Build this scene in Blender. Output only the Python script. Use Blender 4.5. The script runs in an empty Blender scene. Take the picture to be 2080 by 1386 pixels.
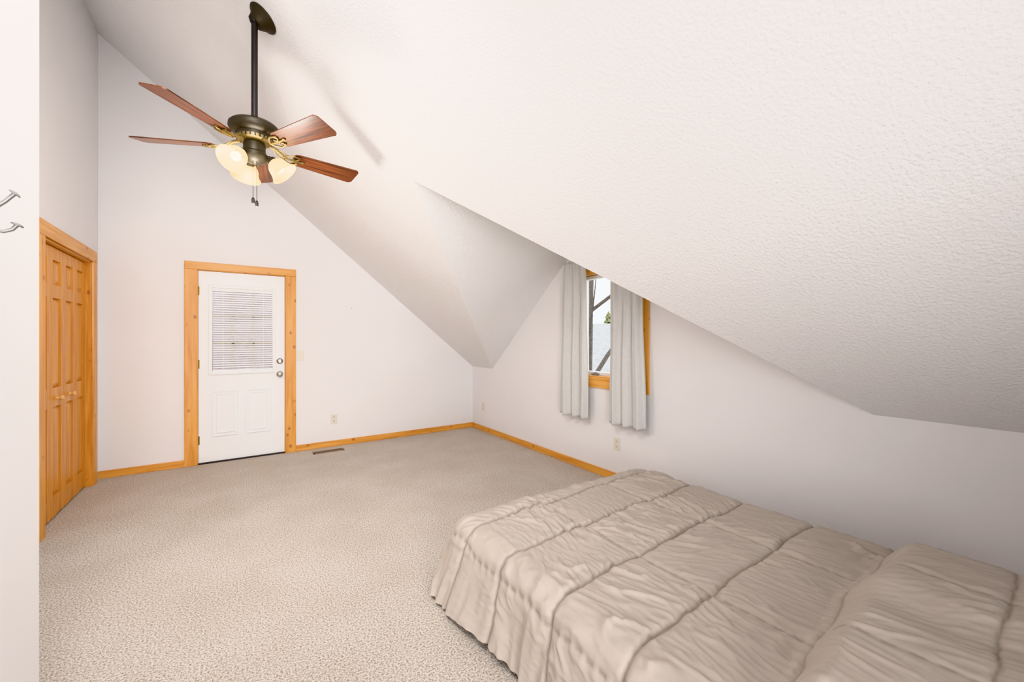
import bpy, bmesh, math, random
from mathutils import Vector, Matrix, noise
random.seed(4)
sc=bpy.context.scene
try:
    sc.view_settings.view_transform='Standard'
    sc.view_settings.look='None'
    sc.view_settings.view_transform='Khronos PBR Neutral'
except Exception: pass
try: sc.view_settings.exposure=.34
except Exception: pass
COL=sc.collection
ORG={}

# ------------------------------------------------------------ materials
def nodes_of(m):
    m.use_nodes=True
    return m.node_tree.nodes,m.node_tree.links
def basic(name,col,rough=.5,metal=0,var=.04,nscale=8,bump=0,bscale=60,bdist=.003,stretch=(1,1,1),spec=.5,sheen=0,detail=4,col2=None):
    m=bpy.data.materials.new(name); n,l=nodes_of(m); b=n['Principled BSDF']
    b.inputs['Roughness'].default_value=rough; b.inputs['Metallic'].default_value=metal
    b.inputs['Specular IOR Level'].default_value=spec
    if sheen: b.inputs['Sheen Weight'].default_value=sheen
    tc=n.new('ShaderNodeTexCoord'); mp=n.new('ShaderNodeMapping'); mp.inputs['Scale'].default_value=stretch
    l.new(tc.outputs['Object'],mp.inputs['Vector'])
    ns=n.new('ShaderNodeTexNoise'); ns.inputs['Scale'].default_value=nscale; ns.inputs['Detail'].default_value=detail
    l.new(mp.outputs[0],ns.inputs['Vector'])
    cr=n.new('ShaderNodeValToRGB')
    c1=[max(0,c*(1-var)) for c in col]; c2=col2 or [min(1,c*(1+var)) for c in col]
    cr.color_ramp.elements[0].position=.3; cr.color_ramp.elements[1].position=.7
    cr.color_ramp.elements[0].color=(*c1,1); cr.color_ramp.elements[1].color=(*c2,1)
    l.new(ns.outputs['Fac'],cr.inputs['Fac']); l.new(cr.outputs[0],b.inputs['Base Color'])
    if bump:
        nb=n.new('ShaderNodeTexNoise'); nb.inputs['Scale'].default_value=bscale; nb.inputs['Detail'].default_value=3
        l.new(mp.outputs[0],nb.inputs['Vector'])
        bp=n.new('ShaderNodeBump'); bp.inputs['Strength'].default_value=bump; bp.inputs['Distance'].default_value=bdist
        l.new(nb.outputs['Fac'],bp.inputs['Height']); l.new(bp.outputs[0],b.inputs['Normal'])
    return m
def pine(name,axis,light=(.84,.43,.12),dark=(.62,.26,.055),knots=True,k=1.0):
    m=bpy.data.materials.new(name); n,l=nodes_of(m); b=n['Principled BSDF']
    b.inputs['Roughness'].default_value=.38
    tc=n.new('ShaderNodeTexCoord'); mp=n.new('ShaderNodeMapping')
    s=[28,28,28]; s[axis]=1.6; mp.inputs['Scale'].default_value=s
    l.new(tc.outputs['Object'],mp.inputs['Vector'])
    ns=n.new('ShaderNodeTexNoise'); ns.inputs['Scale'].default_value=1; ns.inputs['Detail'].default_value=6; ns.inputs['Distortion'].default_value=.6
    l.new(mp.outputs[0],ns.inputs['Vector'])
    cr=n.new('ShaderNodeValToRGB'); cr.color_ramp.elements[0].position=.32; cr.color_ramp.elements[1].position=.66
    cr.color_ramp.elements[0].color=(*dark,1); cr.color_ramp.elements[1].color=(*light,1)
    l.new(ns.outputs['Fac'],cr.inputs['Fac'])
    out=cr.outputs[0]
    if knots:
        mp2=n.new('ShaderNodeMapping'); s2=[10,10,10]; s2[axis]=7.5; mp2.inputs['Scale'].default_value=s2
        l.new(tc.outputs['Object'],mp2.inputs['Vector'])
        v=n.new('ShaderNodeTexVoronoi'); v.inputs['Scale'].default_value=1.0*k
        l.new(mp2.outputs[0],v.inputs['Vector'])
        kr=n.new('ShaderNodeValToRGB'); kr.color_ramp.elements[0].position=.07; kr.color_ramp.elements[1].position=.2
        kr.color_ramp.elements[0].color=(.8,.8,.8,1); kr.color_ramp.elements[1].color=(0,0,0,1)
        l.new(v.outputs['Distance'],kr.inputs['Fac'])
        mx=n.new('ShaderNodeMixRGB'); mx.inputs[2].default_value=(.30,.10,.03,1)
        l.new(kr.outputs[0],mx.inputs[0]); l.new(out,mx.inputs[1]); out=mx.outputs[0]
    l.new(out,b.inputs['Base Color'])
    return m
M={}
M['wall']=basic('wall_paint',(.84,.82,.825),.75,var=.01,nscale=2,bump=.08,bscale=90,bdist=.002,spec=.25)
M['ceil']=basic('ceiling_texture_paint',(.86,.85,.855),.8,var=.01,nscale=2,bump=.75,bscale=78,bdist=.006,spec=.2)
M['white']=basic('white_door_paint',(.88,.89,.90),.4,var=.01)
M['plastic']=basic('cream_plastic',(.76,.71,.62),.4,var=.01)
M['dark']=basic('dark_slot',(.03,.03,.03),.6,var=.05)
M['wz']=pine('pine_vertical',2); M['wx']=pine('pine_along_x',0); M['wy']=pine('pine_along_y',1)
M['wdoor']=pine('pine_door',2,(.80,.38,.09),(.62,.24,.045),knots=False)
M['wkn']=pine('pine_knob',2,(.85,.55,.26),(.72,.42,.16),knots=False)
M['bronze']=basic('dark_bronze',(.045,.036,.022),.48,metal=.45,var=.15)
M['rod']=basic('dark_rod',(.03,.026,.026),.45,metal=.3,var=.1)
M['brass']=basic('antique_brass',(.30,.22,.095),.42,metal=.75,var=.15)
M['nickel']=basic('satin_nickel',(.5,.48,.45),.3,metal=.95,var=.05)
M['hook']=basic('brushed_steel_hook',(.30,.29,.28),.4,metal=.6,var=.05)
M['vent']=basic('brown_vent_metal',(.28,.2,.14),.5,metal=.3,var=.1)
M['curtain']=basic('curtain_fabric',(.64,.635,.62),.9,var=.02,nscale=30,bump=.2,bscale=400,bdist=.001,spec=.1)
M['matt']=basic('mattress_ticking',(.7,.69,.66),.9,var=.04,nscale=30,bump=.2,bscale=200)
M['steel']=basic('bed_frame_steel',(.03,.035,.05),.5,metal=.6,var=.1)
M['slat']=basic('blind_slat',(.92,.92,.93),.45,var=.01)
M['grille']=basic('tan_grille',(.42,.35,.25),.5,var=.05)
M['vinyl']=basic('white_vinyl',(.8,.8,.8),.4,var=.01)
# carpet
m=bpy.data.materials.new('carpet_pile'); n,l=nodes_of(m); b=n['Principled BSDF']; b.inputs['Roughness'].default_value=.95; b.inputs['Specular IOR Level'].default_value=.1
tc=n.new('ShaderNodeTexCoord')
a=n.new('ShaderNodeTexNoise'); a.inputs['Scale'].default_value=125; a.inputs['Detail'].default_value=6; a.inputs['Roughness'].default_value=.75; l.new(tc.outputs['Object'],a.inputs['Vector'])
big=n.new('ShaderNodeTexNoise'); big.inputs['Scale'].default_value=2.2; big.inputs['Detail'].default_value=3; l.new(tc.outputs['Object'],big.inputs['Vector'])
r1=n.new('ShaderNodeValToRGB'); r1.color_ramp.elements[0].position=.37; r1.color_ramp.elements[1].position=.57
r1.color_ramp.elements[0].color=(.26,.195,.14,1); r1.color_ramp.elements[1].color=(.89,.825,.76,1)
l.new(a.outputs['Fac'],r1.inputs['Fac'])
r2=n.new('ShaderNodeValToRGB'); r2.color_ramp.elements[0].position=.35; r2.color_ramp.elements[1].position=.65
r2.color_ramp.elements[0].color=(.92,.90,.88,1); r2.color_ramp.elements[1].color=(1,1,1,1); l.new(big.outputs['Fac'],r2.inputs['Fac'])
mx=n.new('ShaderNodeMixRGB'); mx.blend_type='MULTIPLY'; mx.inputs[0].default_value=1; l.new(r1.outputs[0],mx.inputs[1]); l.new(r2.outputs[0],mx.inputs[2]); l.new(mx.outputs[0],b.inputs['Base Color'])
bp=n.new('ShaderNodeBump'); bp.inputs['Strength'].default_value=.75; bp.inputs['Distance'].default_value=.011; l.new(a.outputs['Fac'],bp.inputs['Height']); l.new(bp.outputs[0],b.inputs['Normal'])
M['carpet']=m
m=basic('comforter_microfiber',(.48,.42,.37),.65,var=.03,nscale=5,bump=.22,bscale=45,bdist=.005,spec=.25)
n,l=nodes_of(m); b=n['Principled BSDF']; src=b.inputs['Base Color'].links[0].from_socket
at=n.new('ShaderNodeAttribute'); at.attribute_name='seam_shade'
mx=n.new('ShaderNodeMixRGB'); mx.inputs[2].default_value=(.22,.18,.145,1); l.new(at.outputs['Fac'],mx.inputs[0]); l.new(src,mx.inputs[1]); l.new(mx.outputs[0],b.inputs['Base Color'])  # mixes painted groove shade into the comforter colour along the seams
M['comf']=m
# blade wood
m=bpy.data.materials.new('rosewood_blade'); n,l=nodes_of(m); b=n['Principled BSDF']; b.inputs['Roughness'].default_value=.3
tc=n.new('ShaderNodeTexCoord'); mp=n.new('ShaderNodeMapping'); mp.inputs['Scale'].default_value=(3,70,10); l.new(tc.outputs['Object'],mp.inputs['Vector'])
a=n.new('ShaderNodeTexNoise'); a.inputs['Scale'].default_value=1; a.inputs['Detail'].default_value=5; l.new(mp.outputs[0],a.inputs['Vector'])
r1=n.new('ShaderNodeValToRGB'); r1.color_ramp.elements[0].position=.35; r1.color_ramp.elements[1].position=.65
r1.color_ramp.elements[0].color=(.055,.016,.008,1); r1.color_ramp.elements[1].color=(.20,.062,.022,1); l.new(a.outputs['Fac'],r1.inputs['Fac']); l.new(r1.outputs[0],b.inputs['Base Color'])
M['blade']=m
m=bpy.data.materials.new('frosted_lit_glass'); n,l=nodes_of(m); b=n['Principled BSDF']
b.inputs['Base Color'].default_value=(.80,.68,.40,1); b.inputs['Roughness'].default_value=.4
b.inputs['Emission Color'].default_value=(1,.74,.34,1); b.inputs['Emission Strength'].default_value=1.1
M['shade']=m
m=bpy.data.materials.new('lit_bulb'); n,l=nodes_of(m); b=n['Principled BSDF']
b.inputs['Emission Color'].default_value=(1,.85,.58,1); b.inputs['Emission Strength'].default_value=10
M['bulb']=m
m=bpy.data.materials.new('window_pane_glass'); n,l=nodes_of(m); n.remove(n['Principled BSDF'])
t=n.new('ShaderNodeBsdfTransparent'); t.inputs[0].default_value=(.97,.98,.98,1); l.new(t.outputs[0],n['Material Output'].inputs['Surface'])
M['glass']=m
M['bark']=basic('tree_bark',(.12,.10,.09),.9,var=.3,nscale=20,bump=.5,bscale=30,bdist=.01)
M['needle']=basic('evergreen_needles',(.22,.23,.12),.9,var=.4,nscale=6)
M['siding']=basic('white_siding',(.50,.50,.50),.7,var=.03)
M['roofg']=basic('gray_shingles',(.30,.30,.30),.9,var=.15,nscale=6)
M['brick']=basic('brown_shingles',(.19,.145,.15),.9,var=.15,nscale=6)
M['grass']=basic('winter_lawn',(.40,.38,.30),.95,var=.15,nscale=1)

# ------------------------------------------------------------ mesh builder
class MB:
    def __init__(s): s.v=[];s.f=[];s.m=[]
    def add(s,vs,fs,mi=0,T=None):
        o=len(s.v)
        s.v+= [ (T@Vector(p) if T else Vector(p)) for p in vs]
        for f in fs: s.f.append([o+i for i in f]); s.m.append(mi)
    def box(s,x0,x1,y0,y1,z0,z1,mi=0,T=None):
        s.add([(x0,y0,z0),(x1,y0,z0),(x1,y1,z0),(x0,y1,z0),(x0,y0,z1),(x1,y0,z1),(x1,y1,z1),(x0,y1,z1)],
              [(0,3,2,1),(4,5,6,7),(0,1,5,4),(1,2,6,5),(2,3,7,6),(3,0,4,7)],mi,T)
    def lathe(s,prof,T=None,mi=0,seg=32):
        vs=[];fs=[];k=len(prof)
        for i in range(seg):
            a=2*math.pi*i/seg
            for r,z in prof: vs.append((r*math.cos(a),r*math.sin(a),z))
        for i in range(seg):
            j=(i+1)%seg
            for q in range(k-1): fs.append((i*k+q,j*k+q,j*k+q+1,i*k+q+1))
        s.add(vs,fs,mi,T)
    def tube(s,pts,r,seg=8,mi=0,T=None,closed=False):
        pts=[Vector(p) for p in pts]; n=len(pts); vs=[];fs=[]
        rs=r if isinstance(r,(list,tuple)) else [r]*n
        up=Vector((0,0,1))
        for i,p in enumerate(pts):
            if closed: d=pts[(i+1)%n]-pts[i-1]
            else: d=pts[min(i+1,n-1)]-pts[max(i-1,0)]
            d.normalize()
            u=up if abs(d.dot(up))<.95 else Vector((1,0,0))
            a=d.cross(u).normalized(); b_=d.cross(a).normalized()
            for k in range(seg):
                t=2*math.pi*k/seg; vs.append(p+rs[i]*(math.cos(t)*a+math.sin(t)*b_))
        for i in range(n if closed else n-1):
            j=(i+1)%n
            for k in range(seg):
                k2=(k+1)%seg; fs.append((i*seg+k,i*seg+k2,j*seg+k2,j*seg+k))
        if not closed:
            fs.append(tuple(range(seg))); fs.append(tuple((n-1)*seg+k for k in reversed(range(seg))))
        s.add(vs,fs,mi,T)
    def obj(s,name,mats,origin=(0,0,0),parent=None,smooth=False,bevel=0,solid=None,recalc=True,label=None,cat=None,kind=None,rot=None):
        o3=Vector(origin); me=bpy.data.meshes.new(name)
        me.from_pydata([tuple(p-o3) for p in s.v],[],s.f)
        for mt in mats: me.materials.append(M[mt])
        for p,mi in zip(me.polygons,s.m): p.material_index=mi
        if recalc:
            bm=bmesh.new(); bm.from_mesh(me)
            bmesh.ops.remove_doubles(bm,verts=bm.verts,dist=1e-5)
            bmesh.ops.recalc_face_normals(bm,faces=bm.faces); bm.to_mesh(me); bm.free()
        o=bpy.data.objects.new(name,me); COL.objects.link(o)
        if smooth:
            for p in me.polygons: p.use_smooth=True
            try: me.set_sharp_from_angle(angle=math.radians(smooth if smooth is not True else 45))
            except Exception: pass
        place(o,o3,parent)
        if bevel:
            md=o.modifiers.new('bevel','BEVEL'); md.width=bevel; md.segments=2; md.limit_method='ANGLE'
        if label: o['label']=label
        if cat: o['category']=cat
        if kind: o['kind']=kind
        return o
def place(o,org,parent):
    ORG[o.name]=Vector(org)
    if parent: o.parent=parent; o.location=Vector(org)-ORG[parent.name]
    else: o.location=Vector(org)
def empty(name,org,label,cat=None,kind=None,parent=None):
    o=bpy.data.objects.new(name,None); COL.objects.link(o); o.empty_display_size=.1; place(o,org,parent)
    o['label']=label
    if cat:o['category']=cat
    if kind:o['kind']=kind
    return o
def S(o,label,cat):
    o['label']=label;o['category']=cat;o['kind']='structure'; return o

# ------------------------------------------------------------ dimensions
XL,XR,YB,YF=-1.06,2.94,5.37,-1.7
XE,YE=-.5,1.87
K=.9; SL=.823
def zc(x): return K+SL*(XR-x)
DL,DR,DP=4.81,.75,2.81; PZ=2.55; AX=1.053
WY0,WY1,WZ0,WZ1=2.33,3.12,.94,1.97

b=MB(); b.box(XL-.15,XR+.15,YF-.15,YB+.15,-.12,0)
S(b.obj('floor',['carpet']),'beige speckled plush carpet over the bedroom floor','carpet floor')
b=MB()
P=lambda x,y:(x,y,zc(x))
b.add([P(XL-.1,YF-.1),P(XR,YF-.1),P(XR,DR),(AX,DP,zc(AX)),P(XR,DL),P(XR,YB+.1),P(XL-.1,YB+.1),(XR,DP,PZ)],
      [(0,1,2,3,4,5,6),(2,3,7),(3,4,7)])
b.add([P(XR,DR),(XR,DP,PZ),(XR+.14,DP,PZ),(XR+.14,DR,K),P(XR,DL),(XR+.14,DL,K)],[(0,1,2,3),(1,4,5,2)])
o=b.obj('ceiling',['ceil'],recalc=False)
S(o,'white textured sloped ceiling with a triangular dormer recess','ceiling')
zt=lambda y: PZ-(PZ-K)*((DP-y)/(DP-DR) if y<DP else (y-DP)/(DL-DP))
R=lambda y,z:(XR,y,z)
def polywall(name,polys,thick,label,mat='wall'):
    n3=Vector(thick)
    bm=bmesh.new()
    for poly in polys:
        vs=[bm.verts.new(p) for p in poly]; bm.faces.new(vs)
    bmesh.ops.remove_doubles(bm,verts=bm.verts,dist=1e-4)
    g=bmesh.ops.extrude_face_region(bm,geom=bm.faces[:])
    vs=[e for e in g['geom'] if isinstance(e,bmesh.types.BMVert)]
    bmesh.ops.translate(bm,verts=vs,vec=n3)
    bmesh.ops.recalc_face_normals(bm,faces=bm.faces)
    me=bpy.data.meshes.new(name); bm.to_mesh(me); bm.free(); me.materials.append(M[mat])
    o=bpy.data.objects.new(name,me); COL.objects.link(o); place(o,(0,0,0),None)
    S(o,label,'wall'); return o
polywall('wall_right',[
 [R(YF,0),R(WY0,0),R(WY0,WZ0),R(WY0,WZ1),R(WY0,zt(WY0)),R(DR,K),R(YF,K)],
 [R(WY0,0),R(WY1,0),R(WY1,WZ0),R(WY0,WZ0)],
 [R(WY0,WZ1),R(WY1,WZ1),R(WY1,zt(WY1)),R(DP,PZ),R(WY0,zt(WY0))],
 [R(WY1,0),R(YB,0),R(YB,K),R(DL,K),R(WY1,zt(WY1)),R(WY1,WZ1),R(WY1,WZ0)]],(.12,0,0),'white knee wall rising into a dormer gable with a window')
HX0,HX1,HZ=-.325,.495,2.045
B=lambda x,z:(x,YB,z)
polywall('wall_back',[
 [B(XL,0),B(HX0,0),B(HX0,HZ),B(HX0,zc(HX0)),B(XL,zc(XL))],
 [B(HX0,HZ),B(HX1,HZ),B(HX1,zc(HX1)),B(HX0,zc(HX0))],
 [B(HX1,0),B(XR,0),B(XR,zc(XR)),B(HX1,zc(HX1)),B(HX1,HZ)]],(0,.12,0),'white gable end wall with sloped top and exterior door')
CY0,CY1,CZ=4.0,5.14,2.01
L_=lambda y,z:(XL,y,z)
ZL=zc(XL)
polywall('wall_left',[
 [L_(YE-.1,0),L_(CY0,0),L_(CY0,CZ),L_(CY0,ZL),L_(YE-.1,ZL)],
 [L_(CY0,CZ),L_(CY1,CZ),L_(CY1,ZL),L_(CY0,ZL)],
 [L_(CY1,0),L_(YB,0),L_(YB,ZL),L_(CY1,ZL),L_(CY1,CZ)]],(-.12,0,0),'tall white wall holding the bifold closet')
b=MB(); b.box(XL-.25,XL-.2,CY0-.2,CY1+.2,0,CZ+.2)
S(b.obj('wall_closet',['wall']),'plain white rear wall inside the closet','wall')
b=MB()
b.add([(XL,YF,0),(XE,YF,0),(XE,YF,zc(XE)),(XL,YF,zc(XL)),(XL,YE,0),(XE,YE,0),(XE,YE,zc(XE)),(XL,YE,zc(XL))],
      [(0,1,2,3),(4,5,6,7),(0,1,5,4),(1,2,6,5),(2,3,7,6),(3,0,4,7)])
S(b.obj('wall_entry',['wall']),'white projecting wall with a coat hook','wall')
polywall('wall_front',[[(XE,YF,0),(XR,YF,0),(XR,YF,K),(XE,YF,zc(XE))]],(0,-.12,0),'white wall closing the near end of the room')

b=MB(); b.box(XL+.0,-.425,YB-.015,YB,0,.07); b.box(.595,XR,YB-.015,YB,0,.07)
S(b.obj('baseboard_back',['wx'],bevel=.003),'orange pine baseboard along the gable wall','baseboard')
b=MB(); b.box(XR-.015,XR,YF,YB-.015,0,.07)
S(b.obj('baseboard_right',['wy'],bevel=.003),'orange pine baseboard along the knee wall','baseboard')

# door casing
b=MB(); cw=.1
b.box(HX0-cw,HX0+.005,YB-.02,YB,0,HZ-.005,0); b.box(HX1-.005,HX1+cw,YB-.02,YB,0,HZ-.005,0)
b.box(HX0-cw,HX1+cw,YB-.022,YB,HZ-.005,HZ+.075,1)
b.box(HX0,HX0+.012,YB,YB+.12,0,HZ,0); b.box(HX1-.012,HX1,YB,YB+.12,0,HZ,0); b.box(HX0,HX1,YB,YB+.12,HZ-.012,HZ,1)
S(b.obj('trim_1',['wz','wx'],bevel=.003),'knotty orange pine casing around the exterior door','door trim')
b=MB(); b.box(HX0+.012,HX1-.012,YB-.01,YB+.12,0,.012)
S(b.obj('trim_2',['rod']),'dark metal threshold under the exterior door','threshold')
DX0,DX1=HX0+.014,HX1-.014; dy=YB+.012; dt=.045
b=MB(); gx0,gx1,gz0,gz1=-.20,.37,.965,1.865
b.box(DX0,gx0,dy,dy+dt,.014,HZ-.014); b.box(gx1,DX1,dy,dy+dt,.014,HZ-.014)
b.box(gx0,gx1,dy,dy+dt,.014,gz0); b.box(gx0,gx1,dy,dy+dt,gz1,HZ-.014)
door=b.obj('door_1',['white'],origin=(DX0,dy,.014),label='white steel entry door with nine pane window and two panels',cat='door',kind='structure')
def ring(b,x0,x1,z0,z1,w,y0,y1,mi=0):
    b.box(x0,x0+w,y0,y1,z0,z1,mi); b.box(x1-w,x1,y0,y1,z0,z1,mi); b.box(x0+w,x1-w,y0,y1,z0,z0+w,mi); b.box(x0+w,x1-w,y0,y1,z1-w,z1,mi)
b=MB(); ring(b,gx0-.025,gx1+.02,gz0-.03,gz1+.025,.03,dy-.018,dy)
b.obj('window_frame',['white'],origin=(gx0,dy,gz0),parent=door,bevel=.004)
for x0,x1 in((-.195,.04),(.105,.35)):
    b=MB()
    ring(b,x0,x1,.275,.76,.014,dy-.010,dy); ring(b,x0+.035,x1-.035,.31,.725,.010,dy-.009,dy)
    b.obj('raised_panel',['white'],origin=(x0,dy,.5),parent=door,bevel=.003)
b=MB(); b.box(gx0,gx1,dy+.028,dy+.032,gz0,gz1)
b.obj('glass_pane',['glass'],origin=(gx0,dy+.03,gz0),parent=door)
b=MB()
for i in(1,2):
    x=gx0+(gx1-gx0)*i/3; b.box(x-.009,x+.009,dy+.034,dy+.044,gz0,gz1)
    z=gz0+(gz1-gz0)*i/3; b.box(gx0,gx1,dy+.034,dy+.044,z-.009,z+.009)
b.obj('window_grille',['grille'],origin=(gx0,dy+.04,gz0),parent=door)
b=MB(); nz=36
for i in range(nz):
    z=gz0+.02+(gz1-gz0-.05)*i/(nz-1)
    T=Matrix.Translation((0,dy+.012,z))@Matrix.Rotation(math.radians(-38),4,'X')
    b.box(gx0+.012,gx1-.008,-.0105,.0105,-.0005,.0005,0,T)
b.box(gx0+.01,gx1-.006,dy+.002,dy+.022,gz1-.025,gz1-.002); b.box(gx0+.01,gx1-.006,dy+.004,dy+.02,gz0+.003,gz0+.014)
for x in(gx0+.1,gx1-.1): b.box(x-.001,x+.001,dy+.002,dy+.003,gz0+.01,gz1-.01)
b.obj('mini_blind',['slat'],origin=(gx0,dy,gz1),parent=door,label='white horizontal mini blind')
RY=Matrix.Rotation(math.radians(90),4,'X')
for nm,z,pf in(('door_knob',.91,[(0,0),(.033,0),(.034,.006),(.03,.01),(.014,.014),(.012,.03),(.022,.036),(.028,.048),(.026,.06),(.015,.066),(0,.067)]),
               ('deadbolt',1.06,[(0,0),(.033,0),(.034,.008),(.03,.014),(.016,.018),(.014,.024),(0,.025)])):
    b=MB(); b.lathe(pf,Matrix.Translation((.432,dy,z))@RY)
    if nm=='deadbolt': b.box(.425,.439,dy-.04,dy-.022,z-.018,z+.018)
    b.obj(nm,['nickel'],origin=(.432,dy,z),parent=door,smooth=True,label='satin nickel '+nm.replace('_',' '))
for z in(.25,1.05,1.82):
    b=MB(); b.tube([(DX0-.002,dy-.006,z-.045),(DX0-.002,dy-.006,z+.045)],.006); b.box(DX0,DX0+.012,dy-.002,dy,z-.045,z+.045)
    b.obj('hinge',['brass'],origin=(DX0,dy,z),parent=door,smooth=True)

# closet casing
b=MB()
b.box(XL,XL+.02,CY0-.1,CY0,0,CZ,0); b.box(XL,XL+.02,CY1,CY1+.1,0,CZ,0); b.box(XL,XL+.022,CY0-.1,CY1+.1,CZ,CZ+.1,1)
b.box(XL-.12,XL,CY0,CY0+.012,0,CZ,0); b.box(XL-.12,XL,CY1-.012,CY1,0,CZ,0); b.box(XL-.12,XL,CY0,CY1,CZ-.012,CZ,1)
S(b.obj('trim_3',['wz','wy'],bevel=.003),'knotty orange pine casing around the closet opening','closet trim')
clo=empty('door_2',(XL-.04,CY0+.012,.01),'orange pine four leaf bifold closet door',cat='closet door',kind='structure')
lw=(CY1-CY0-.024)/4
for i in range(4):
    y0=CY0+.012+lw*i+.003; y1=y0+lw-.006; xf=XL-.035; xb=xf-.03
    b=MB(); st=.055
    zs=[.015,.16,.82,.96,1.62,1.72,CZ-.11,CZ-.02]
    b.box(xb,xf,y0,y0+st,.015,CZ-.02); b.box(xb,xf,y1-st,y1,.015,CZ-.02)
    for z0,z1 in((zs[0],zs[1]),(zs[2],zs[3]),(zs[4],zs[5]),(zs[6],zs[7])): b.box(xb,xf,y0+st,y1-st,z0,z1)
    for z0,z1 in((zs[1],zs[2]),(zs[3],zs[4]),(zs[5],zs[6])):
        ya,yb=y0+st,y1-st; g=.035
        b.add([(xf-.018,ya,z0),(xf-.018,yb,z0),(xf-.018,yb,z1),(xf-.018,ya,z1),(xf-.004,ya+g,z0+g),(xf-.004,yb-g,z0+g),(xf-.004,yb-g,z1-g),(xf-.004,ya+g,z1-g)],
              [(4,5,6,7),(0,1,5,4),(1,2,6,5),(2,3,7,6),(3,0,4,7),(3,2,1,0)])
    leaf=b.obj('door_leaf',['wdoor'],origin=(xf,y0,.015),parent=clo,bevel=.002)
    if i in(1,2):
        yc=(y0+y1)/2
        b=MB(); b.lathe([(0,0),(.012,0),(.01,.012),(.018,.022),(.02,.03),(.014,.038),(0,.04)],Matrix.Translation((xf,yc,.88))@Matrix.Rotation(math.radians(90),4,'Y'),seg=20)
        b.obj('knob',['wkn'],origin=(xf,yc,.88),parent=leaf,smooth=True)

# window
b=MB()
b.box(XR-.02,XR,WY0-.1,WY0,WZ0-.1,WZ1+.1,0); b.box(XR-.02,XR,WY1,WY1+.1,WZ0-.1,WZ1+.1,0)
b.box(XR-.022,XR,WY0,WY1,WZ0-.1,WZ0,1); b.box(XR-.022,XR,WY0,WY1,WZ1,WZ1+.1,1)
b.box(XR,XR+.06,WY0,WY0+.012,WZ0,WZ1,0); b.box(XR,XR+.06,WY1-.012,WY1,WZ0,WZ1,0); b.box(XR,XR+.06,WY0,WY1,WZ0,WZ0+.012,1); b.box(XR,XR+.06,WY0,WY1,WZ1-.012,WZ1,1)
S(b.obj('trim_4',['wz','wy'],bevel=.003),'knotty orange pine casing around the dormer window','window trim')
win=empty('window_1',(XR+.08,WY0,WZ0),'white vinyl dormer window with bare trees outside',cat='window',kind='structure')
b=MB()
def ringy(b,y0,y1,z0,z1,w,x0,x1):
    b.box(x0,x1,y0,y0+w,z0,z1); b.box(x0,x1,y1-w,y1,z0,z1); b.box(x0,x1,y0+w,y1-w,z0,z0+w); b.box(x0,x1,y0+w,y1-w,z1-w,z1)
ringy(b,WY0+.012,WY1-.012,WZ0+.012,WZ1-.012,.035,XR+.06,XR+.12)
b.obj('window_frame',['vinyl'],origin=(XR+.06,WY0,WZ0),parent=win,bevel=.003)
b=MB(); b.box(XR+.088,XR+.092,WY0+.045,WY1-.045,WZ0+.045,WZ1-.045)
b.obj('glass_pane',['glass'],origin=(XR+.09,WY0,WZ0),parent=win)
b=MB(); b.tube([(XR+.045,2.93,WZ0+.03),(XR+.03,2.89,WZ0+.04),(XR+.02,2.83,WZ0+.03)],.006); b.box(XR+.03,XR+.06,2.88,2.95,WZ0+.012,WZ0+.03)
b.obj('window_crank',['hook'],origin=(XR+.04,2.9,WZ0),parent=win,smooth=True)
# rod
RZ=2.035; RX=2.895
rod=empty('curtain_rod',(RX,2.75,RZ),'thin white curtain rod across the dormer window',cat='curtain rod')
b=MB(); b.tube([(RX,2.24,RZ),(RX,3.29,RZ)],.006,12); b.obj('rod_tube',['vinyl'],origin=(RX,2.75,RZ),parent=rod,smooth=True)
for y in(2.26,3.20):
    b=MB(); b.box(RX,XR-.02,y-.006,y+.006,RZ-.008,RZ+.008); b.box(XR-.024,XR-.02,y-.012,y+.012,RZ-.025,RZ+.025)
    b.obj('rod_bracket',['vinyl'],origin=(2.9,y,RZ),parent=rod)
def curtain(yt0,yt1,yb0,yb1,ztop,zbot,nf,ph,label):
    b=MB(); NU,NV=110,60; vs=[];fs=[]
    for j in range(NV+1):
        t=j/NV; z=ztop+(zbot-ztop)*t
        e=t**.6
        y0=yt0+(yb0-yt0)*e; y1=yt1+(yb1-yt1)*e
        for i in range(NU+1):
            u=i/NU
            w=u+.03*math.sin(6*u+2*t+ph)
            amp=.013+.009*min(1,t*1.5)
            fold=math.sin(2*math.pi*nf*w+ph)+.3*math.sin(2*math.pi*nf*2.3*w+ph*2+1.2*t)
            x=2.855+amp*fold
            if t<.12: x+= .006*math.sin(2*math.pi*nf*3.3*u)*(1-t/.12)
            x=min(x,RX-.009)
            vs.append((x-.02*t,y0+(y1-y0)*u+.004*math.sin(9*t+u*4),z+.006*math.sin(2*math.pi*nf*u+ph)*(1 if t>.95 else 0)+(.006*math.sin(2*math.pi*nf*2.7*u) if t<.02 else 0)))
    for j in range(NV):
        for i in range(NU):
            a=j*(NU+1)+i; fs.append((a,a+1,a+NU+2,a+NU+1))
    b.add(vs,fs)
    o=b.obj('curtain',['curtain'],origin=(2.86,(yt0+yt1)/2,zbot),smooth=80,recalc=False,label=label,cat='curtain')
    md=o.modifiers.new('t','SOLIDIFY'); md.thickness=.003
    o['group']='gray curtain panels on the dormer window'
curtain(3.24,2.93,3.29,2.88,2.10,.535,3,.4,'light gray fabric curtain panel hanging near the room corner')
curtain(2.59,2.27,2.60,2.20,2.065,.545,3,1.7,'light gray fabric curtain panel hanging beside the pine casing')

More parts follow.
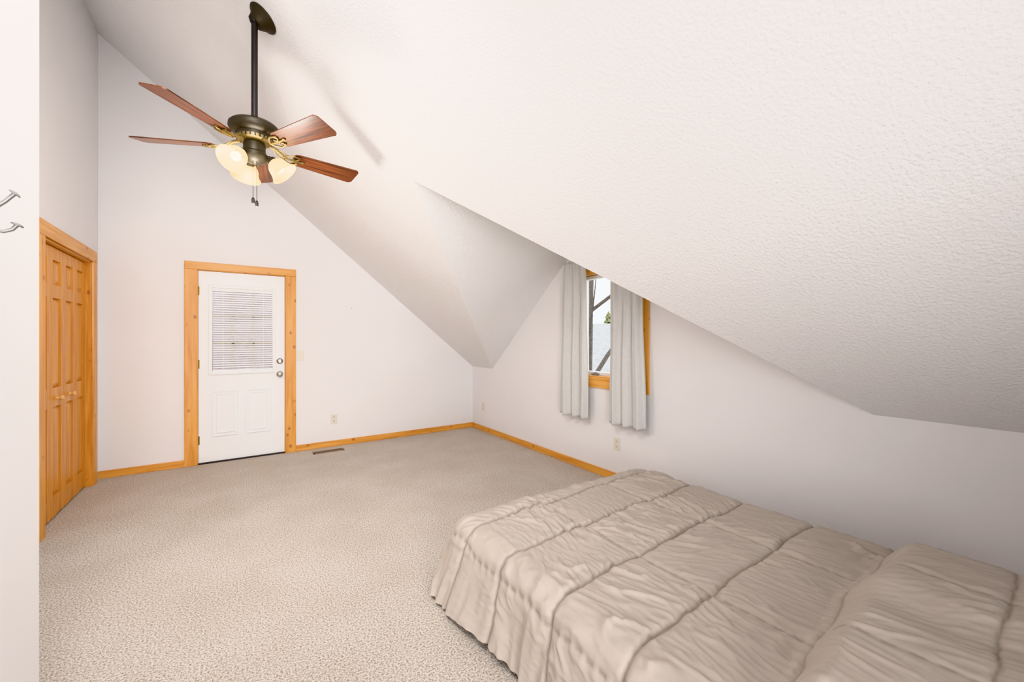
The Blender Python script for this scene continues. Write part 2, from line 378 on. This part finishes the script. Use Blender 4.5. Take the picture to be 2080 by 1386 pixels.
# small wall items
def plate(name,loc,nrm,kind,label,cat):
    if nrm=='b': T=Matrix.Translation(loc)
    else: T=Matrix.Translation(loc)@Matrix.Rotation(math.radians(-90),4,'Z')
    e=empty(name,loc,label,cat=cat)
    b=MB(); b.box(-.036,.036,-.006,0,-.058,.058,0,T); b.obj('cover_plate',['plastic'],origin=loc,parent=e,bevel=.002)
    if kind=='switch':
        b=MB(); b.box(-.005,.005,-.018,-.006,-.004,.012,0,T); b.box(-.011,.011,-.008,-.006,-.018,.018,0,T); b.obj('toggle',['plastic'],origin=loc,parent=e)
    else:
        for dz in(-.025,.025):
            b=MB()
            b.box(-.016,.016,-.008,-.006,dz-.014,dz+.014,0,T)
            for dx in(-.006,.006): b.box(dx-.0015,dx+.0015,-.0086,-.0079,dz-.002,dz+.008,1,T)
            b.box(-.002,.002,-.0086,-.0079,dz-.010,dz-.006,1,T)
            b.obj('socket',['plastic','dark'],origin=loc,parent=e)
plate('light_switch',(.645,YB,1.12),'b','switch','cream toggle light switch beside the exterior door','light switch')
plate('wall_outlet',(1.01,YB,.33),'b','o','cream duplex outlet low on the gable wall','outlet')
plate('wall_outlet',(XR,5.05,.345),'r','o','cream outlet on the knee wall near the corner','outlet')
plate('wall_outlet',(XR,2.59,.34),'r','o','cream duplex outlet below the dormer window','outlet')
b=MB(); b.tube([(1.215,YB,1.694),(1.215,YB-.012,1.70)],.003); b.obj('wall_nail',['hook'],origin=(1.215,YB,1.694),label='small steel nail stuck in the white gable wall',cat='nail')
b=MB(); vx0,vx1,vy0,vy1=.745,1.075,5.10,5.19
b.box(vx0,vx1,vy0,vy0+.012,0,.009); b.box(vx0,vx1,vy1-.012,vy1,0,.009); b.box(vx0,vx0+.012,vy0,vy1,0,.009); b.box(vx1-.012,vx1,vy0,vy1,0,.009)
for i in range(22):
    x=vx0+.02+(vx1-vx0-.04)*i/21; b.box(x-.003,x+.003,vy0+.01,vy1-.01,.001,.007)
b.box(vx0+.01,vx1-.01,vy0+.01,vy1-.01,.0,.002,1)
b.obj('floor_vent',['vent','dark'],origin=((vx0+vx1)/2,5.145,0),label='brown metal floor register set into the carpet',cat='floor vent')
hk=empty('coat_hook',(XE,1.51,1.62),'brushed steel double coat hook screwed to the white wall',cat='coat hook')
b=MB(); b.box(XE,XE+.004,1.498,1.522,1.57,1.68); b.obj('back_plate',['hook'],origin=(XE,1.51,1.62),parent=hk,bevel=.002)
b=MB(); b.tube([(XE+.004,1.51,1.635),(XE+.022,1.51,1.640),(XE+.040,1.51,1.660),(XE+.056,1.51,1.682)],.0045,10)
T=Matrix.Translation((XE+.056,1.51,1.682))@Matrix.Rotation(math.radians(40),4,'Y'); b.lathe([(0,-.002),(.011,-.002),(.012,.001),(.008,.004),(0,.005)],T,seg=20)
b.obj('upper_prong',['hook'],origin=(XE,1.51,1.63),parent=hk,smooth=True)
b=MB(); b.tube([(XE+.004,1.51,1.595),(XE+.02,1.51,1.588),(XE+.038,1.51,1.587),(XE+.052,1.51,1.594),(XE+.060,1.51,1.606)],.0045,10)
T=Matrix.Translation((XE+.060,1.51,1.606))@Matrix.Rotation(math.radians(25),4,'Y'); b.lathe([(0,-.002),(.011,-.002),(.012,.001),(.008,.004),(0,.005)],T,seg=20)
b.obj('lower_prong',['hook'],origin=(XE,1.51,1.59),parent=hk,smooth=True)

# ------------------------------------------------------------ ceiling fan
FX,FY=.097,2.80
fan=empty('ceiling_fan',(FX,FY,zc(FX)),'dark bronze ceiling fan with rosewood blades and three lit shades',cat='ceiling fan')
C=Matrix.Translation((FX,FY,0))
nrm=Vector((-SL,0,-1)).normalized()
q=Vector((0,0,1)).rotation_difference(nrm)
cc=Vector((FX+.045,FY,zc(FX+.045)))
T=Matrix.Translation(cc)@q.to_matrix().to_4x4()
b=MB(); b.lathe([(0,0),(.082,0),(.084,.006),(.078,.014),(.062,.022),(.050,.045),(.036,.062),(.0,.064)],T)
b.obj('canopy',['bronze'],origin=cc,parent=fan,smooth=True)
b=MB(); b.tube([(FX,FY,zc(FX)-.05),(FX,FY,2.57)],.0165,16); b.lathe([(0,zc(FX)-.03),(.022,zc(FX)-.04),(.03,zc(FX)-.06),(.022,zc(FX)-.085),(.0,zc(FX)-.09)],C,seg=20)
b.obj('downrod',['rod'],origin=(FX,FY,2.9),parent=fan,smooth=True)
b=MB(); b.lathe([(0,2.612),(.022,2.612),(.028,2.585),(.05,2.572),(.09,2.57),(.116,2.563),(.128,2.55),(.130,2.532),(.122,2.516),(.105,2.505),(.09,2.5),(.085,2.485),(.0,2.485)],C,seg=48)
b.obj('motor_housing',['bronze'],origin=(FX,FY,2.55),parent=fan,smooth=35)
b=MB(); b.lathe([(0,2.49),(.08,2.49),(.088,2.485),(.088,2.467),(.075,2.460),(0,2.46)],C,seg=48,mi=0)
for i in range(24):
    a=i*math.pi/12; b.box(.087,.091,-.004,.004,2.468,2.484,1,C@Matrix.Rotation(a,4,'Z'))
b.obj('motor_collar',['brass','rod'],origin=(FX,FY,2.48),parent=fan,smooth=35)
b=MB(); b.lathe([(0,2.462),(.05,2.462),(.056,2.448),(.056,2.405),(.066,2.395),(.068,2.375),(.055,2.355),(.03,2.342),(.012,2.335),(0,2.33)],C,seg=40)
b.obj('switch_housing',['bronze'],origin=(FX,FY,2.4),parent=fan,smooth=35)
ZB=2.43
angs=[12+72*i for i in range(5)]
def blade_mesh():
    r0,r1=.205,.60; pts=[]
    N=14
    def hw(r):
        t=(r-r0)/(r1-r0); return .054+.022*t
    top=[]
    for i in range(N+1):
        r=r0+.02+(r1-.028-r0-.02)*i/N; top.append((r,hw(r)))
    tip=[]
    for i in range(1,6):
        a=i/6*math.pi/2; tip.append((r1-.028+.028*math.sin(a),hw(r1)-.028+.028*math.cos(a)))
    root=[(r0,.034),(r0+.006,.046)]
    up=root+top+tip+[(r1,hw(r1)-.028)]
    out=up+[(x,-y) for x,y in reversed(up)]
    n_=len(out); T=Matrix.Rotation(math.radians(-14),4,'X')
    b=MB(); vs=[(x,y,.003) for x,y in out]+[(x,y,-.003) for x,y in out]
    fs=[tuple(range(n_)),tuple(reversed(range(n_,2*n_)))]+[(i,i+n_,(i+1)%n_+n_,(i+1)%n_) for i in range(n_)]
    b.add(vs,fs,0,T); return b
def iron_mesh():
    b=MB(); T=Matrix.Rotation(math.radians(-14),4,'X')
    b.tube([(.075,0,.035),(.11,0,.028),(.14,0,.008),(.165,0,-.006)],[.011,.009,.008,.007],8)
    for s in(-1,1):
        pts=[(.15,0,-.008),(.165,.022*s,-.008),(.195,.040*s,-.009),(.225,.036*s,-.009),(.235,.018*s,-.009),(.220,.006*s,-.009),(.203,.012*s,-.009),(.205,.022*s,-.009)]
        b.tube(pts,.0052,8,0,T)
        b.tube([(.10,0,.03),(.115,.02*s,.02),(.14,.028*s,.004),(.17,.022*s,-.006)],.0045,8,0,T)
        b.lathe([(0,-.012),(.008,-.012),(.008,-.004),(0,-.004)],T@Matrix.Translation((.232,.03*s,0)),seg=12)
    b.tube([(.16,0,-.008),(.19,0,-.010),(.25,0,-.009),(.265,0,-.008)],[.006,.006,.006,.004],8,0,T)
    b.lathe([(0,-.012),(.009,-.012),(.009,-.004),(0,-.004)],T@Matrix.Translation((.262,0,0)),seg=12)
    return b
bl0=blade_mesh().obj('fan_blade',['blade'],origin=(0,0,0)); ir0=iron_mesh().obj('blade_iron',['brass'],origin=(0,0,0),smooth=60)
bl0['label']='reddish brown wood grain fan blade'; ir0['label']='antique brass scrolled blade bracket'
for i,a in enumerate(angs):
    for src in(bl0,ir0):
        o=src if i==0 else src.copy()
        if i: COL.objects.link(o)
        o.parent=fan; o.location=Vector((FX,FY,ZB))-ORG[fan.name]; o.rotation_euler=(0,0,math.radians(a))
for a in(-15.4,104.6,224.6):
    ca,sa=math.cos(math.radians(a)),math.sin(math.radians(a))
    d=Vector((ca,sa,0))
    axis=(d*math.sin(math.radians(44))+Vector((0,0,-math.cos(math.radians(44))))).normalized()
    neck=Vector((FX,FY,2.368))+d*.088
    qq=Vector((0,0,1)).rotation_difference(axis).to_matrix().to_4x4()
    T=Matrix.Translation(neck)@qq
    b=MB(); b.tube([Vector((FX,FY,2.385))+d*.055,Vector((FX,FY,2.386))+d*.075,neck],.009,10)
    b.lathe([(0,-.012),(.02,-.012),(.026,-.004),(.028,.012),(.0,.014)],T,seg=24)
    arm=b.obj('lamp_arm',['bronze'],origin=neck,parent=fan,smooth=50)
    b=MB(); prof=[(.024,.006),(.036,.014),(.048,.028),(.056,.045),(.060,.064),(.067,.082),(.080,.098),(.0785,.099),(.064,.083),(.057,.064),(.053,.045),(.045,.029),(.033,.016),(.022,.009)]
    b.lathe(prof,T,seg=36)
    b.obj('lamp_shade',['shade'],origin=neck,parent=fan,smooth=60,label='lit frosted glass bell shade')
    b=MB(); b.lathe([(0,.012),(.012,.014),(.014,.03),(.024,.045),(.027,.058),(.02,.072),(.0,.08)],T,seg=20)
    b.obj('light_bulb',['bulb'],origin=neck,parent=fan,smooth=True)
for dx,z1 in((-.008,2.10),(.010,2.085)):
    b=MB(); b.tube([(FX+dx,FY-.03,2.36),(FX+dx,FY-.035,z1+.03)],.0016,6)
    b.lathe([(0,z1+.034),(.006,z1+.03),(.0085,z1+.018),(.0085,z1+.002),(.005,z1-.004),(0,z1-.005)],Matrix.Translation((FX+dx,FY-.035,0)),seg=12)
    b.obj('pull_chain',['rod'],origin=(FX+dx,FY-.03,2.36),parent=fan,smooth=True)

# ------------------------------------------------------------ bed
BX0,BX1,BY0,BY1,ZT=.98,2.50,-.03,2.0,.345
bed=empty('bed',((BX0+BX1)/2,(BY0+BY1)/2,0),'low queen bed with mattress on a dark steel frame',cat='bed')
b=MB(); b.box(BX0+.05,BX1-.05,BY0+.02,BY1-.05,.13,.31)
b.obj('mattress',['matt'],origin=(1.74,1,.13),parent=bed,bevel=.03)
b=MB()
b.box(BX0+.06,BX0+.1,BY0+.04,BY1-.06,.09,.128); b.box(BX1-.1,BX1-.06,BY0+.04,BY1-.06,.09,.128); b.box(BX0+.1,BX1-.1,BY1-.1,BY1-.06,.09,.128); b.box(BX0+.1,BX1-.1,BY0+.04,BY0+.08,.09,.128)
b.obj('bed_rail',['steel'],origin=(1.74,1,.1),parent=bed)
for x in(BX0+.03,BX1-.08):
    for y in(BY0+.08,1.0,BY1-.09):
        b=MB(); b.lathe([(0,.10),(.016,.10),(.016,.03),(.024,.026),(.024,0),(0,0)],Matrix.Translation((x,y,0)),seg=16)
        if x<1.2: b.box(x-.01,x+.06,y-.012,y+.012,.088,.1)
        b.obj('leg',['steel'],origin=(x,y,0),parent=bed,smooth=35)
r=.075; ix0,ix1,iy1=BX0+r,BX1-r,BY1-r
W=ix1-ix0; Lh=iy1-BY0; ARC=r*math.pi/2; DROP=.225; D=ARC+DROP
seamsY=[1.84,1.51,1.17,.83,.50,.15]; seamsX=[1.48,2.02]
def sst(a,b_,x):
    t=max(0,min(1,(x-a)/(b_-a))); return t*t*(3-2*t)
st=.0062
nu=int((W+2*D)/st); nv=int((Lh+D)/st)
vs=[];fs=[];seam_shd=[]
rc=random.Random(9)
CELL={(a,c):(rc.uniform(-.75,.75),rc.uniform(0,50),rc.uniform(.75,1.2)) for a in range(9) for c in range(9)}
def N(x,y,z=0): return noise.noise(Vector((x,y,z)))
for j in range(nv+1):
    qv=(Lh+D)*j/nv
    for i in range(nu+1):
        p=-D+(W+2*D)*i/nu
        cx=min(max(p,0),W); cy=min(qv,Lh); du=p-cx; dv=qv-cy
        m_=max(abs(du),abs(dv))
        dd=Vector((du,dv,0)).normalized() if m_>1e-9 else Vector((0,0,0))
        X=ix0+cx; Y=BY0+cy
        if m_<ARC:
            th=m_/r; off=r*math.sin(th); z=ZT-r*(1-math.cos(th)); nr=dd*math.sin(th)+Vector((0,0,math.cos(th))); ex=0
        else:
            ex=m_-ARC; fl=.14+.28*sst(1.2,1.85,Y)*(1 if du<0 else .3); off=r+ex*fl; z=ZT-r-ex; nr=dd.copy()
        pos=Vector((X,Y,z))+dd*off
        fx=ix0+p; fy=BY0+qv
        fyw=fy-.03*math.sin((fx-1.0)*1.6)+.026*N(fx*3.5,fy*2,3.1)+.006*N(fx*18,fy*3,3.9)-.02*(fx-1.7)
        fxw=fx+.022*N(fx*3,fy*5,7.7)+.005*N(fx*3,fy*20,3.9)
        sx_all=seamsX+[BX0-.02,BX1+.02]
        dY=min(abs(fyw-s_) for s_ in seamsY)
        dX=min(abs(fxw-s_) for s_ in sx_all)
        ky=sum(1 for s_ in seamsY if fyw>s_); kx=sum(1 for s_ in sx_all if fxw>s_)
        cang,cseed,camp=CELL[(ky,kx)]
        side=sst(ARC*.5,ARC*1.3,m_)
        puffY=1-math.exp(-(dY/.011)**1.4)
        stitch=sst(-.6,.1,math.sin(fy*2*math.pi/.055))
        puffX=1-(.6+.4*stitch)*math.exp(-(dX/.012)**1.4)
        h=.015+.011*puffY+.011*puffX+.006*(1-math.exp(-dY/.06))
        wx=fx+.035*N(fx*4,fy*4,1.0+cseed); wy=fy+.05*N(fx*4,fy*4,5.0+cseed)
        lx=wx-1.7; ly=wy-(ky*.33)
        ca,sa=math.cos(cang),math.sin(cang)
        a1=(lx*ca+ly*sa); a2=(-lx*sa+ly*ca)
        w1=N(a1*32,a2*9,cseed); w2=N(a1*15,a2*5.5,cseed+8.0); w3=N(a1*60,a2*18,cseed+12.0)
        rid=(1-min(1,abs(w1)*3.8))
        rid2=(1-min(1,abs(w2)*3.8))
        near=math.exp(-dY/.07)
        mask=sst(-.3,.3,N(fx*3.2,fy*3.2,15.0))
        h+=camp*(.0080*rid*(.25+.6*near+.4*mask)+.0130*rid2*mask+.003*w3)*(1-.5*side)*min(1,dY/.022+.1)*min(1,dX/.025+.1)
        pil=sst(.54,.40,fyw)
        h= h*(1-.55*pil)+.012*pil
        if side>0:
            t_=fx if abs(dv)>abs(du) else fy
            fold=(1-2.4*abs(N(t_*7+3*N(t_*2.4,m_*3,1),m_*2.5,4.0)))+.5*N(t_*22,m_*5,6.0)
            h+=side*(.015*fold)*(.35+ex/DROP)
            if ex>0: pos.z+=.028*N(t_*3.5,0,2.2)*ex/DROP
        pos+=nr*h
        cpx=(fx-1.74)
        bump=.14*pil*(.84+.16*sst(0,.16,abs(cpx)))*sst(-.10,.16,p)*sst(-.10,.16,W-p)*(1-.35*sst(.12,-.05,fy))
        pos.z+=bump*max(0,1-side*1.0)-.014
        pos.z=max(pos.z,.012)
        vs.append(pos)
        seam_shd.append(max(.6*math.exp(-(dY/.005)**2),.55*stitch*math.exp(-(dX/.005)**2)))  # per-vertex darkening of seam lines, crease shade put into the colour
for j in range(nv):
    for i in range(nu):
        a=j*(nu+1)+i; fs.append((a,a+1,a+nu+2,a+nu+1))
b=MB(); b.v=vs; b.f=fs; b.m=[0]*len(fs)
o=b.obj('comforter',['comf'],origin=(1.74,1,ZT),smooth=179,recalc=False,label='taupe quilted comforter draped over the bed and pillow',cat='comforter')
at=o.data.attributes.new('seam_shade','FLOAT','POINT'); at.data.foreach_set('value',seam_shd)

# ------------------------------------------------------------ outside
b=MB(); b.box(-60,70,-60,80,-3.3,-3.2)
o=b.obj('ground',['grass'],label='winter lawn outside the house',cat='lawn'); o['kind']='structure'
def house(loc,w,d,hw,hr,rotz,roof,label,wallm='siding'):
    e=empty('neighbor_house',loc,label,cat='house')
    T=Matrix.Translation(loc)@Matrix.Rotation(rotz,4,'Z')
    b=MB(); b.box(-w/2,w/2,-d/2,d/2,0,hw,0,T)
    b.add([(-w/2,-d/2,hw),(-w/2,d/2,hw),(-w/2,0,hr),(w/2,-d/2,hw),(w/2,d/2,hw),(w/2,0,hr)],[(0,1,2),(3,5,4)],0,T)
    b.obj('house_body',[wallm],origin=loc,parent=e)
    b=MB(); k=.5; sl=(hr-hw)/(d/2)
    b.add([(-w/2-k,-d/2-k,hw-k*sl),(w/2+k,-d/2-k,hw-k*sl),(w/2+k,0,hr),(-w/2-k,0,hr),(-w/2-k,d/2+k,hw-k*sl),(w/2+k,d/2+k,hw-k*sl)],[(0,1,2,3),(3,2,5,4)],0,T)
    o=b.obj('house_roof',[roof],origin=loc,parent=e,recalc=False); md=o.modifiers.new('s','SOLIDIFY'); md.thickness=.2
    for x in(-w/4,w/4):
        b=MB(); b.box(x-.5,x+.5,-d/2-.03,-d/2,hw-2,hw-.7,0,T)
        b.obj('house_window',['dark'],origin=loc,parent=e)
house((17,15.5,-3.2),14,9,3.2,5.3,math.radians(-42),'roofg','white sided neighboring house with gray shingle roof')
house((-1,17,-3.2),12,7,3.4,6.4,math.radians(8),'brick','neighboring house with brown shingle roof')
def tree(loc,h,r0,seed,label):
    rnd=random.Random(seed); b=MB()
    def br(p,d,L,r,lev):
        pts=[p.copy()]; rs=[r]; n_=5
        w_=.05 if lev==0 else .16
        for i in range(n_):
            d=(d+Vector((rnd.uniform(-w_,w_),rnd.uniform(-w_,w_),rnd.uniform(-.08,.12)))).normalized()
            p=p+d*L/n_; pts.append(p.copy()); rs.append(r*(1-.5*(i+1)/n_))
        b.tube(pts,rs,6 if lev<2 else 3)
        if lev<5:
            for k in range(9 if lev==0 else 4):
                i=rnd.randint(2,n_) if lev==0 else rnd.randint(1,n_)
                dd=(d+Vector((rnd.uniform(-1,1),rnd.uniform(-1,1),rnd.uniform(-.3,.6)))*.95).normalized()
                br(pts[i],dd,L*rnd.uniform(.45,.65),rs[i]*.5,lev+1)
    br(Vector(loc),Vector((0,0,1)),h,r0,0)
    b.obj('bare_tree',['bark'],origin=loc,smooth=True,recalc=False,label=label,cat='tree')
tree((6.6,6.6,-3.2),8.5,.13,33,'leafless gray tree close to the dormer window')
b=MB(); rnd=random.Random(2); base=Vector((24,22.0,-3.2))
b.tube([base,base+Vector((0,0,6.4))],[.2,.04],8,1)
for k in range(14):
    z=1.2+k*.38; R0=(7.0-z)*.36
    vs=[(0,0,z+.5)]; n_=22
    for i in range(n_):
        a=2*math.pi*i/n_; rr=R0*(1 if i%2 else .6)*rnd.uniform(.8,1.1); vs.append((rr*math.cos(a),rr*math.sin(a),z-.1+rnd.uniform(-.1,.1)))
    b.add(vs,[(0,1+i,1+(i+1)%n_) for i in range(n_)],0,Matrix.Translation(base))
b.obj('evergreen_tree',['needle','bark'],origin=base,recalc=False,label='olive green conifer beyond the neighboring house',cat='tree')

# ------------------------------------------------------------ lights
w=bpy.data.worlds.new('World'); sc.world=w; w.use_nodes=True
bg=w.node_tree.nodes['Background']; bg.inputs['Color'].default_value=(.95,.97,1,1); bg.inputs['Strength'].default_value=2.4
def area(name,loc,target,sx,sy,power,col=(1,1,1),spread=180):
    ld=bpy.data.lights.new(name,'AREA'); ld.shape='RECTANGLE'; ld.size=sx; ld.size_y=sy; ld.energy=power; ld.color=col; ld.spread=math.radians(spread)
    o=bpy.data.objects.new(name,ld); COL.objects.link(o); o.location=loc
    o.rotation_euler=(Vector(target)-Vector(loc)).to_track_quat('-Z','Y').to_euler(); return o
area('rear_fill_light',(.1,-1.45,.95),(.9,4,1.8),1.0,1.2,31,(1,.99,.985),105)  # added fill behind the camera, brightens ceiling and dormer, no real fixture
area('overhead_fill_light',(-.25,1.0,2.85),(.3,3.9,0),.7,.9,28,(1,.99,.985),125)  # added fill above the view for an even wash, no real fixture
ld=bpy.data.lights.new('fan_glow','POINT'); ld.energy=29; ld.color=(1,.95,.89); ld.shadow_soft_size=.1
o=bpy.data.objects.new('fan_glow',ld); COL.objects.link(o); o.location=(FX,FY,1.98)

# ------------------------------------------------------------ camera
cam=bpy.data.cameras.new('camera'); co=bpy.data.objects.new('camera',cam); COL.objects.link(co)
co.location=(0,0,1.33); co.rotation_euler=(math.radians(90),0,math.radians(-34.2))
cam.sensor_width=36; cam.lens=830/2080*36; cam.shift_y=-7/2080; cam.clip_start=.02
sc.camera=co
